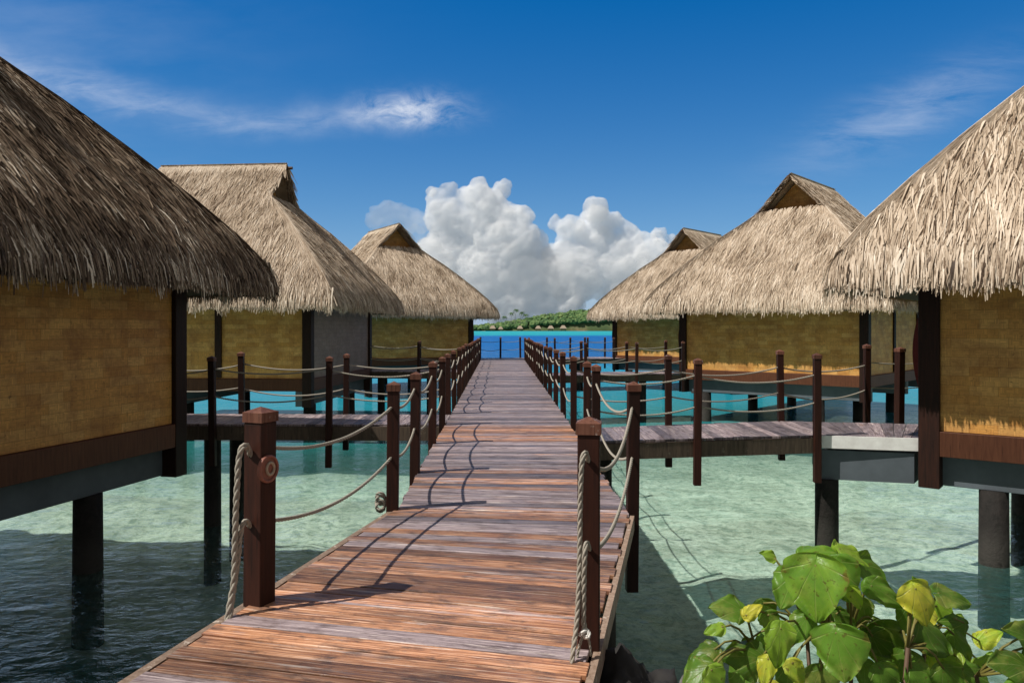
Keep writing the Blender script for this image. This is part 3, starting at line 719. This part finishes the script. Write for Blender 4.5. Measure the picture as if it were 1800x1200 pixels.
# round plaque on the right face of the left post
yw=R(-24); fx=Vector((math.cos(yw),math.sin(yw),0)); fy=Vector((-math.sin(yw),math.cos(yw),0))
pc=Vector((PL[0],PL[1],0))+fx*.072+fy*(-.012); pc.z=EYE-(823-578)/1350*4.33
pr=empty('round_plaque',pc,yw); tag(pr,'small round red brown plaque on the big post at the left of the boardwalk','plaque')
mb=MB(); mb.prism((-.008,0,0),(.006,0,0),.078,.078,28); mb.build('backing',M['plaque'],pr,bevel=.003)
mb=MB(); mb.tube([(.008,.070*math.cos(a),.070*math.sin(a)) for a in [i*2*math.pi/28 for i in range(29)]],.009,8); mb.build('rim',M['plaque'],pr,smooth=True)
mb=MB(); mb.tube([(.010,.010+.030*math.cos(a),.034*math.sin(a)) for a in [i*2*math.pi/24 for i in range(25)]],.0085,8); mb.build('inner_ring',M['plaque_face'],pr,smooth=True)

# ------------------------------------------------------------------ shore rocks and plant
t=NT('shore_rock'); v=t.coord('Object'); n=t.noise(v,5,8,.7); c=t.ramp(n,[(.3,(.05,.045,.04)),(.55,(.13,.12,.11)),(.8,(.34,.33,.31))])
M['rock']=t.done(t.princ(c,.9,t.bump(n,1,.05)))
M['darkrock']=mat_plain('dark_stone',(.016,.014,.013),.8,.5,8)
def rock(c,s,seed,label,m='rock',bl=.55):
    import bmesh
    bm=bmesh.new(); bmesh.ops.create_icosphere(bm,subdivisions=5,radius=1)
    for v_ in bm.verts:
        p=v_.co.copy(); q=p*1.3+Vector((seed*9.1,seed*3.7,0))
        # blocky stone
        k=1/max(abs(p.x),abs(p.y),abs(p.z)); p=p.lerp(p*k,bl)
        p*=1+.16*noise.noise(q)+.08*noise.noise(q*2.7)+.03*noise.noise(q*8)
        v_.co=Vector((p.x*s[0],p.y*s[1],p.z*s[2]))
    me=bpy.data.meshes.new('shore_boulder'); bm.to_mesh(me); bm.free(); me.materials.append(M[m])
    me.polygons.foreach_set('use_smooth',[True]*len(me.polygons))
    o=bpy.data.objects.new('shore_boulder',me); COL.objects.link(o); o.location=c
    tag(o,label,'rock'); return o
rock((.655,3.98,-1.45),(.25,.32,1.22),1,'dark stone block below the front right railing post','darkrock',.9)
rock((1.0,4.05,-1.5),(.17,.3,1.24),2,'grey stone block between the dark block and the leafy shrub')
grid('shore_bank',.35,9,-6,5.2,0,50,60,M['rock'],'structure',lambda x,y: -1.15-max(0,y-3.0)*1.1-max(0,.8-x)*2+.25*noise.noise(Vector((x,y,1)))+.08*noise.noise(Vector((x*4,y*4,1))))

def mat_leaf(name,stops,trans):
    t=NT(name); uv=t.n('ShaderNodeTexCoord').outputs['UV']; s_=t.n('ShaderNodeSeparateXYZ'); t.l(uv,s_.inputs[0])
    u,v_=s_.outputs[0],s_.outputs[1]      # u across (-1..1), v along (0..1)
    tone=t.attr('tone')
    ang=t.math('ARCTAN2',u,t.math('ADD',v_,.06)); vein=t.math('ABSOLUTE',t.math('SINE',t.math('MULTIPLY',ang,4.6)))
    vm=t.ramp(vein,[(0,1),(.09,.25),(.22,0)])
    side=t.math('ABSOLUTE',t.math('SINE',t.math('MULTIPLY',t.math('SUBTRACT',v_,t.math('MULTIPLY',t.math('ABSOLUTE',u),.9)),22)))
    vm2=t.ramp(side,[(0,.35),(.12,0)])
    vv=t.math('MAXIMUM',vm,vm2)
    n=t.noise(t.coord('Object'),22,4,.6); n2=t.noise(t.coord('Object'),70,3,.6)
    c=t.ramp(t.math('ADD',tone,t.math('MULTIPLY',t.math('SUBTRACT',n,.5),.4),clamp=True),stops)
    c=t.mix(t.math('MULTIPLY',vv,.7),c,(.42,.50,.14))
    c=t.mix(t.ramp(t.noise(t.coord('Object'),9,5,.7),[(.52,0),(.7,.45)]),c,(.50,.46,.12))
    ed=t.math('MULTIPLY',t.math('ABSOLUTE',u),t.noise(t.coord('Object'),30,3,.6)); c=t.mix(t.ramp(ed,[(.48,0),(.60,.8)]),c,(.20,.10,.03))
    c=t.mix(t.ramp(n2,[(.62,0),(.68,.8)]),c,(.12,.08,.02))
    bs=t.princ(c,.40,t.bump(t.math('ADD',t.math('MULTIPLY',vv,-.5),t.math('MULTIPLY',n,.6)),.6,.006),Specular_IOR_Level=.5)
    tr=t.n('ShaderNodeBsdfTranslucent'); t.l(t.mix(.5,c,(.35,.58,.03)),tr.inputs[0])
    m=t.n('ShaderNodeMixShader'); m.inputs[0].default_value=trans; t.l(bs,m.inputs[1]); t.l(tr.outputs[0],m.inputs[2])
    return t.done(m.outputs[0])
M['leaf']=mat_leaf('heart_leaf',[(0,(.04,.065,.008)),(.3,(.07,.15,.014)),(.6,(.16,.34,.035)),(.85,(.36,.56,.045)),(1,(.72,.66,.06))],.45)
M['twig']=mat_plain('twig',(.10,.055,.03),.7,.4,20)
M['petiole']=mat_plain('petiole',(.16,.14,.03),.6,.4,20)
def leaf(b,base,d,nrm,size,tone,curl=.25,asp=1.0):
    """heart shaped leaf: base point, direction of the midrib, face normal"""
    d=Vector(d).normalized(); nrm=Vector(nrm); nrm=(nrm-d*nrm.dot(d)).normalized(); x=d.cross(nrm)
    N=10; K=22; k0=len(b.v); sd=random.random()*40
    def width(v):   # half width over length fraction v from -.22 (lobes) .. 1
        return .60*asp*max(0,math.sin(math.pi*min(1,max(0,(v+.22)/1.22))**.66))**.62*(1-.2*max(0,v))
    rows=[]; fold=random.uniform(-.1,.75)
    for i in range(K+1):
        v=-.22+1.22*(i/K)**1.5; w_=width(v)
        row=[]
        for j in range(2*N+1):
            u=(j-N)/N
            uu=u*w_
            vv=v
            if v<0: # notch: pull the centre up to the stalk
                vv=v*min(1,abs(u)*1.6)
            wav=.07*math.sin(u*6+v*8+sd)+.10*noise.noise(Vector((u*1.6+sd,v*2.4,0)))
            up=-curl*(vv**2)*.8 - fold*uu*uu*1.6 + wav*abs(u)**1.5 + .10*abs(uu) - .035*(1-abs(math.sin(4.6*math.atan2(uu,v+.3))))*min(1,abs(u)*3)
            edge=1+(.035*math.sin(v*26+sd)+.05*noise.noise(Vector((v*9+sd,u,3))))*abs(u)**4
            p=Vector(base)+size*(d*vv+x*uu*edge+nrm*up)
            b.v.append(tuple(p)); row.append((uu/.56,vv))
        rows.append(row)
    W_=2*N+1
    for i in range(K):
        for j in range(2*N):
            a=k0+i*W_+j
            b.face([a,a+1,a+W_+1,a+W_],[rows[i][j],rows[i][j+1],rows[i+1][j+1],rows[i+1][j]],tone)
def shrub(label,leaves,stem0,Y0,name='leafy_shrub'):
    root=empty(name,(stem0[0],stem0[1],stem0[2])); tag(root,label,'shrub')
    lb=MB(); sb=MB(); pb=MB()
    hubs={}
    for (px_,py_,sz,ang,tone,Y,tw,asp) in leaves:
        c=at(px_,py_,Y)-Vector(stem0)
        a=R(ang); d=Vector((math.cos(a),-.25+tw*.3,math.sin(a)))     # direction of tip in the picture plane
        nrm=Vector((-.35+random.uniform(-.45,.45),-.75+random.uniform(-.3,.3),.62+tw+random.uniform(-.2,.2)))
        size=sz/1350*Y*.74
        d=d.normalized(); base=c-d*size*.42
        leaf(lb,base,d,nrm,size,tone,random.uniform(.15,.4),asp)
        # petiole to a hub
        hk=(round((px_-1150)/95),); hub=hubs.get(hk)
        if hub is None:
            hx=px_+random.uniform(-10,10); hub=at(hx*.75+.25*1500,max(py_+55,1090)+20,Y+.05)-Vector(stem0); hubs[hk]=hub
        mid=(base+hub)/2+Vector((0,0,.03)); pb.tube([base,base.lerp(mid,.5)+Vector((0,0,.01)),mid,hub],[.0035,.0035,.004,.005],5)
    for hub in hubs.values():
        mid=hub*.5+Vector((random.uniform(-.05,.05),0,.0)); sb.tube([hub,hub.lerp(mid,.5),mid,Vector((0,0,0))],[.006,.008,.011,.016],6)
        # twig continuing upward
    lb.build('foliage',M['leaf'],root,smooth=True); pb.build('petioles',M['petiole'],root,smooth=True); sb.build('stem',M['twig'],root,smooth=True)
    return root
# px, py (leaf centre), length px, tip angle deg, tone, Y, tilt, aspect
LV=[(1432,1035,132,-98,.66,2.30,-.1,1.0),(1478,1020,95,-75,.5,2.36,.0,.9),(1385,1035,85,-120,.55,2.4,.0,.9),
(1280,1066,72,165,.42,2.45,.55,.9),(1322,1073,46,40,1.0,2.4,.2,.7),(1352,975,36,150,.75,2.45,.3,.8),(1440,968,80,10,.6,2.5,.75,.9),(1500,975,84,-25,.78,2.45,.6,.75),(1535,1008,90,-35,.42,2.5,.4,.8),(1560,1045,95,-30,.5,2.4,.3,.55),(1505,1052,50,-70,.85,2.3,0,.6),
(1622,1062,92,-72,.97,2.25,-.2,.8),(1676,1047,80,-10,.34,2.4,.5,.9),(1645,1115,105,-40,.34,2.35,.3,1.0),(1690,1135,70,-60,.4,2.45,.2,.9),(1598,1085,70,-100,.3,2.5,.1,.8),(1660,1080,60,-50,.8,2.5,.1,.8),
(1475,1150,112,-88,.55,2.15,-.1,1.05),(1372,1135,92,-95,.74,2.2,-.2,.72),(1405,1105,70,-130,.5,2.35,.1,.8),(1310,1152,95,170,.28,2.4,.4,.95),(1235,1150,74,200,.3,2.45,.4,.9),(1225,1185,80,-150,.45,2.3,.3,1.0),(1345,1178,60,-110,.95,2.3,.0,.7),(1400,1185,60,-70,.9,2.25,0,.7),(1260,1195,60,-60,.7,2.2,.2,.9),
(1560,1140,105,-80,.18,2.45,0,.95),(1530,1110,60,-120,.25,2.5,.1,.9),(1590,1175,75,-100,.3,2.35,.1,.9),(1620,1190,70,-40,.5,2.3,.2,.9),(1520,1185,60,-90,.35,2.4,.1,.8),(1445,1205,80,-90,.3,2.3,.1,.9),
(1700,1150,40,80,.9,2.5,.0,.6),(1722,1160,60,55,.7,2.5,.3,.4),(1668,1165,60,-140,.75,2.4,.2,.7),(1640,1160,50,-120,.9,2.45,.1,.6),(1715,1185,70,-20,.35,2.4,.3,.9),(1670,1200,80,-70,.4,2.3,.2,.9),(1590,1130,50,-60,.85,2.5,.1,.6),
(1455,1080,70,-60,.2,2.55,.1,.9),(1510,1075,60,-110,.22,2.55,0,.9),(1420,1095,50,-90,.3,2.55,0,.9),(1395,1195,70,-60,.35,2.45,.1,.9),(1300,1190,70,-120,.4,2.5,.2,.9),(1560,1195,70,-60,.45,2.3,.1,.9),(1490,1100,60,-50,.3,2.6,0,.9),
(1610,1010+20,40,100,.6,2.5,.2,.8),(1345,1120,55,-150,.6,2.5,.2,.8)]
random.seed(4)
for k in range(22):
    LV.append((random.uniform(1225,1740),0,0,0,0,0,0,0)); x_=LV[-1][0]; top=1000+abs(x_-1490)*.42; LV[-1]=(x_,random.uniform(top,1215),random.uniform(38,78),random.choice([-90,-60,-120,-30,-150,170,10])+random.uniform(-20,20),random.choice([.2,.3,.45,.6,.75,.9,1.0]),random.uniform(2.35,2.75),random.uniform(-.1,.5),random.uniform(.6,1))
shrub('large heart-leaved green shrub growing up in front of the water by the right post',LV,(1.05,2.45,-1.0),2.4)
LV2=[(1795,1112,70,150,.3,2.3,.2,.9),(1785,1165,100,160,.25,2.25,.2,1.0),(1830,1140,80,190,.3,2.3,.1,.9),(1840,1190,90,200,.4,2.3,.1,.9),(1800,1210,80,170,.5,2.2,.1,.9)]
shrub('dark shrub tip whose few leaves poke in from the lower right',LV2,(1.75,2.4,-1.0),2.3)

# ------------------------------------------------------------------ island, far huts, palms
t=NT('island_ground'); v=t.coord('Position'); n=t.noise(v,.03,6,.65); c=t.ramp(n,[(.35,(.04,.075,.025)),(.55,(.08,.11,.04)),(.70,(.26,.19,.11))])
M['isl']=t.done(t.princ(c,.95))
t=NT('island_trees'); n=t.noise(t.coord('Position'),.09,5,.7); tone=t.attr('tone'); c=t.ramp(t.math('ADD',t.math('MULTIPLY',n,.6),t.math('MULTIPLY',tone,.45)),[(.25,(.025,.06,.02)),(.5,(.065,.14,.04)),(.8,(.17,.24,.08))])
M['isltree']=t.done(t.princ(c,.9))
ISY=1200
def isl_h(x,y):
    f=(x+70)/210; f=max(0,min(1.6,f)); prof=6+26*(f*f*(3-2*f) if f<1 else 1+ (f-1)*.6)
    e=max(0,min(1,(x+110)/60)); fy=math.sin(math.pi*max(0,min(1,(y-ISY+10)/260)))**.6 if 0<(y-ISY+10)<260 else 0
    return WATER-1+ (prof*(.45+.55*fy) if fy>0 else 0)*e*(1 if fy>0 else 0) + 2.2*noise.noise(Vector((x*.03,y*.03,2)))*e
grid('island_hill',-160,520,ISY-14,ISY+255,0,70,36,M['isl'],'structure',isl_h)
tb=MB(); random.seed(8)
import bmesh
def blob(b,c,r,h,tone):
    # small rough crown: jittered low icosphere
    k=len(b.v)
    for (x,y,z) in ICO:
        j=1+random.uniform(-.28,.28); b.v.append((c[0]+x*r*j,c[1]+y*r*j,c[2]+z*h*j))
    for f in ICF: b.face([k+i for i in f],None,tone+random.uniform(-.25,.25))
bm=bmesh.new(); bmesh.ops.create_icosphere(bm,subdivisions=2,radius=1); ICO=[tuple(v_.co) for v_ in bm.verts]; ICF=[[v_.index for v_ in f.verts] for f in bm.faces]; bm.free()
for k in range(2300):
    x=random.uniform(-100,330); y=ISY-9+random.random()**1.7*130
    if noise.noise(Vector((x*.02,y*.02,7)))>.28 and y>ISY+24: continue
    r_=random.uniform(1.8,4.6); blob(tb,(x,y,isl_h(x,y)+r_*.5),r_,r_*random.uniform(.7,1.1),random.random())
tag(tb.build('island_woods',M['isltree']),'green wood covering the low island beyond the lagoon','wood',kind='stuff')
M['isr']=mat_plain('far_thatch',(.34,.27,.2),.9); M['isw']=mat_plain('far_wall',(.30,.2,.1),.9)
def far_hut(x,y,s,label):
    root=empty('distant_hut',(x,y,WATER)); tag(root,label,'hut','tiny huts on the island shore')
    rb_=MB(); rb_.v=[(-4*s,-3.4*s,3*s),(4*s,-3.4*s,3*s),(4*s,3.4*s,3*s),(-4*s,3.4*s,3*s),(-1.5*s,0,6.8*s),(1.5*s,0,6.8*s)]
    for f in ([0,1,5,4],[1,2,5],[2,3,4,5],[3,0,4],[3,2,1,0]): rb_.face(f)
    rb_.build('roof',M['isr'],root)
    wb=MB(); wb.box((0,0,2.05*s),(6*s,5*s,1.9*s)); wb.build('wall',M['isw'],root)
    pb=MB()
    for a in (-1,1):
        for c_ in (-1,1): pb.box((a*2.5*s,c_*2*s,.3*s),(.5*s,.5*s,1.6*s))
    pb.build('stilts',M['pile'],root)
for i,(pxx,s,lb) in enumerate([(866,1.25,'tiny distant hut on the island shore, leftmost, just clear of the left roofs'),(880,1.0,'tiny distant hut on the island shore, second from the left'),(914,1.2,'tiny distant hut on the island shore, below the palms'),(946,1.2,'tiny pale-roofed hut on the island shore, left of a close trio'),(968,1.25,'tiny pale-roofed hut on the island shore, middle of a close trio'),(990,1.3,'tiny pale-roofed hut on the island shore, right end of the trio')]):
    Y=ISY-24; far_hut((pxx-900)/1350*Y,Y,s,lb)
def palm(pxx,h,lean,label):
    Y=ISY-2; x=(pxx-900)/1350*Y; root=empty('palm_tree',(x,Y,isl_h(x,Y))); tag(root,label,'palm','palms on the island')
    tb_=MB(); pts=[Vector((lean*f*f,0,h*f)) for f in [i/6 for i in range(7)]]; tb_.tube(pts,[.45-.04*i for i in range(7)],6); tb_.build('trunk',M['pile_grey'],root)
    cb=MB()
    for k in range(16):
        a=k*2.4; el=random.uniform(-.1,.9); L=random.uniform(4.5,6); prev=None
        dv_=Vector((math.cos(a),math.sin(a),0)); sd_=Vector((-math.sin(a),math.cos(a),0))
        for i in range(5):
            f=i/4; c_=pts[-1]+dv_*L*f+Vector((0,0,L*(el*f-1.0*f*f))); w_=.8*(math.sin(math.pi*min(.95,f*.9+.1)))
            n_=len(cb.v); cb.v+= [tuple(c_-sd_*w_),tuple(c_+Vector((0,0,.3))),tuple(c_+sd_*w_)]
            if prev is not None:
                cb.face([prev,prev+1,n_+1,n_]); cb.face([prev+1,prev+2,n_+2,n_+1])
            prev=n_
    cb.build('crown',M['isltree'],root)
for pxx,h,ln,lb in [(889,17,-2,'short distant palm, left one of the group on the island tip'),(898,22,1,'distant palm between the shorter left palm and the tallest'),(905,26,2,'tallest distant palm on the island tip'),(914,21,3,'distant palm just right of the tallest'),(925,17,-1,'short distant palm at the right of the group')]: palm(pxx,h,ln,lb)

# ------------------------------------------------------------------ cumulus
def vapour(name,dens,sh):
    t=NT(name); pv=t.n('ShaderNodeVolumePrincipled'); pv.inputs['Color'].default_value=(1,1,1,1); pv.inputs['Density'].default_value=dens; pv.inputs['Anisotropy'].default_value=-.25
    t.l(pv.outputs[0],t.out.inputs[1])
    d=t.n('ShaderNodeBsdfDiffuse'); d.inputs[0].default_value=(.97,.97,.98,1); tp=t.n('ShaderNodeBsdfTransparent'); mx=t.n('ShaderNodeMixShader'); mx.inputs[0].default_value=sh
    t.l(tp.outputs[0],mx.inputs[1]); t.l(d.outputs[0],mx.inputs[2]); t.l(mx.outputs[0],t.out.inputs[0]); return t.m
M['cloud']=vapour('cloud_vapour',.030,.12); M['cloudbase']=vapour('cloud_base_vapour',.004,.04); M['cloudthin']=vapour('thin_cloud_vapour',.007,.05)
SC.cycles.volume_bounces=32; SC.cycles.max_bounces=34; SC.cycles.diffuse_bounces=4; SC.cycles.glossy_bounces=4; SC.cycles.transparent_max_bounces=12
CD=3000
def ico(sub):
    bm=bmesh.new(); bmesh.ops.create_icosphere(bm,subdivisions=sub,radius=1)
    r_=(np.array([v_.co[:] for v_ in bm.verts]),np.array([[v_.index for v_ in f.verts] for f in bm.faces])); bm.free(); return r_
ICOS={k:ico(k) for k in (1,2,3)}
def cloud(label,blobs,seed,vox=5.0,mat='cloud',children=True,amp=1.0,squash=.5,shift=0):
    random.seed(seed); K=CD/1350; V=[];F=[];off=0
    def add(c,r,sub):
        nonlocal off
        iv,if_=ICOS[sub]; V.append(iv*r+np.array(c[:])); F.append(if_+off); off+=len(iv)
    for (x,y,r_) in blobs:
        c=Vector(((x-900)*K,CD+random.uniform(-60,60),EYE+(578-y)*K)); r=r_*K*.96; add(c,r,3)
        if not children: continue
        for k in range(int(10+r_*.45)):
            dv_=Vector((random.gauss(0,1),random.gauss(0,1)-.5,random.gauss(0,1)+.25)).normalized(); r2=r*random.uniform(.22,.42); add(c+dv_*r*.80,r2,2)
            for q in range(3):
                d2=(dv_+Vector((random.gauss(0,.7),random.gauss(0,.7),random.gauss(0,.7)))).normalized(); add(c+dv_*r*.80+d2*r2*.85,r2*random.uniform(.35,.5),1)
    V=np.concatenate(V); V[:,1]=CD+shift+(V[:,1]-CD)*squash; F=np.concatenate(F)
    me=bpy.data.meshes.new('cumulus_cloud'); me.from_pydata(V.tolist(),[],F.tolist()); me.materials.append(M[mat])
    o=bpy.data.objects.new('cumulus_cloud',me); COL.objects.link(o)
    rm=o.modifiers.new('merge','REMESH'); rm.mode='VOXEL'; rm.voxel_size=vox; rm.use_smooth_shade=True
    for nm,sz_,st in (('billow_large',70,34),('billow_mid',26,17),('billow_small',9,8)):
        tx=bpy.data.textures.new(nm,'CLOUDS'); tx.noise_scale=sz_*amp; tx.noise_depth=3; tx.noise_basis='BLENDER_ORIGINAL'
        dm=o.modifiers.new(nm,'DISPLACE'); dm.texture=tx; dm.texture_coords='GLOBAL'; dm.strength=st*amp; dm.mid_level=.5
    r2_=o.modifiers.new('clean','REMESH'); r2_.mode='VOXEL'; r2_.voxel_size=vox*.9; r2_.use_smooth_shade=True
    tag(o,label,'cloud'); return o
cloud('towering white cumulus cloud on the left, above the end of the boardwalk',[(770,346,20),(792,334,15),(757,336,9),(750,322,6),(785,382,40),(822,345,20),(843,330,20),(840,352,32),(884,330,17),(856,388,54),(905,385,28),(895,430,54),(932,440,36),(800,440,62),(765,470,50),(735,470,36),(850,480,70),(915,490,66),(962,500,54),(985,535,44),(900,540,46)],3)
cloud('lower white cumulus cloud on the right, reaching behind the right roofs',[(977,393,16),(1002,405,28),(1043,370,24),(1050,395,34),(1080,395,24),(1050,430,44),(1100,412,25),(1128,434,24),(1158,415,16),(1180,424,14),(1150,466,44),(1100,478,58),(1010,478,60),(1180,480,40)],5)
cloud('grey blue hazy cloud base, low over the island under the white towers',[(680,505,36),(720,490,52),(790,505,50),(700,440,30),(740,450,44),(860,512,46),(930,510,50),(1000,512,46),(1070,508,50),(1140,505,50),(1210,500,45),(720,545,34),(780,548,34),(840,550,32),(900,552,30),(960,552,30),(1020,550,32),(1090,545,36),(1150,545,34)],7,8.0,'cloudbase',True,1.2,.35,-150)
cloud('faint small cloud tuft just above the farthest left bungalow roof',[(658,388,15),(676,382,20),(698,378,22),(720,384,24),(742,392,22),(712,402,20)],9,6.0,'cloudthin',True,1.2)
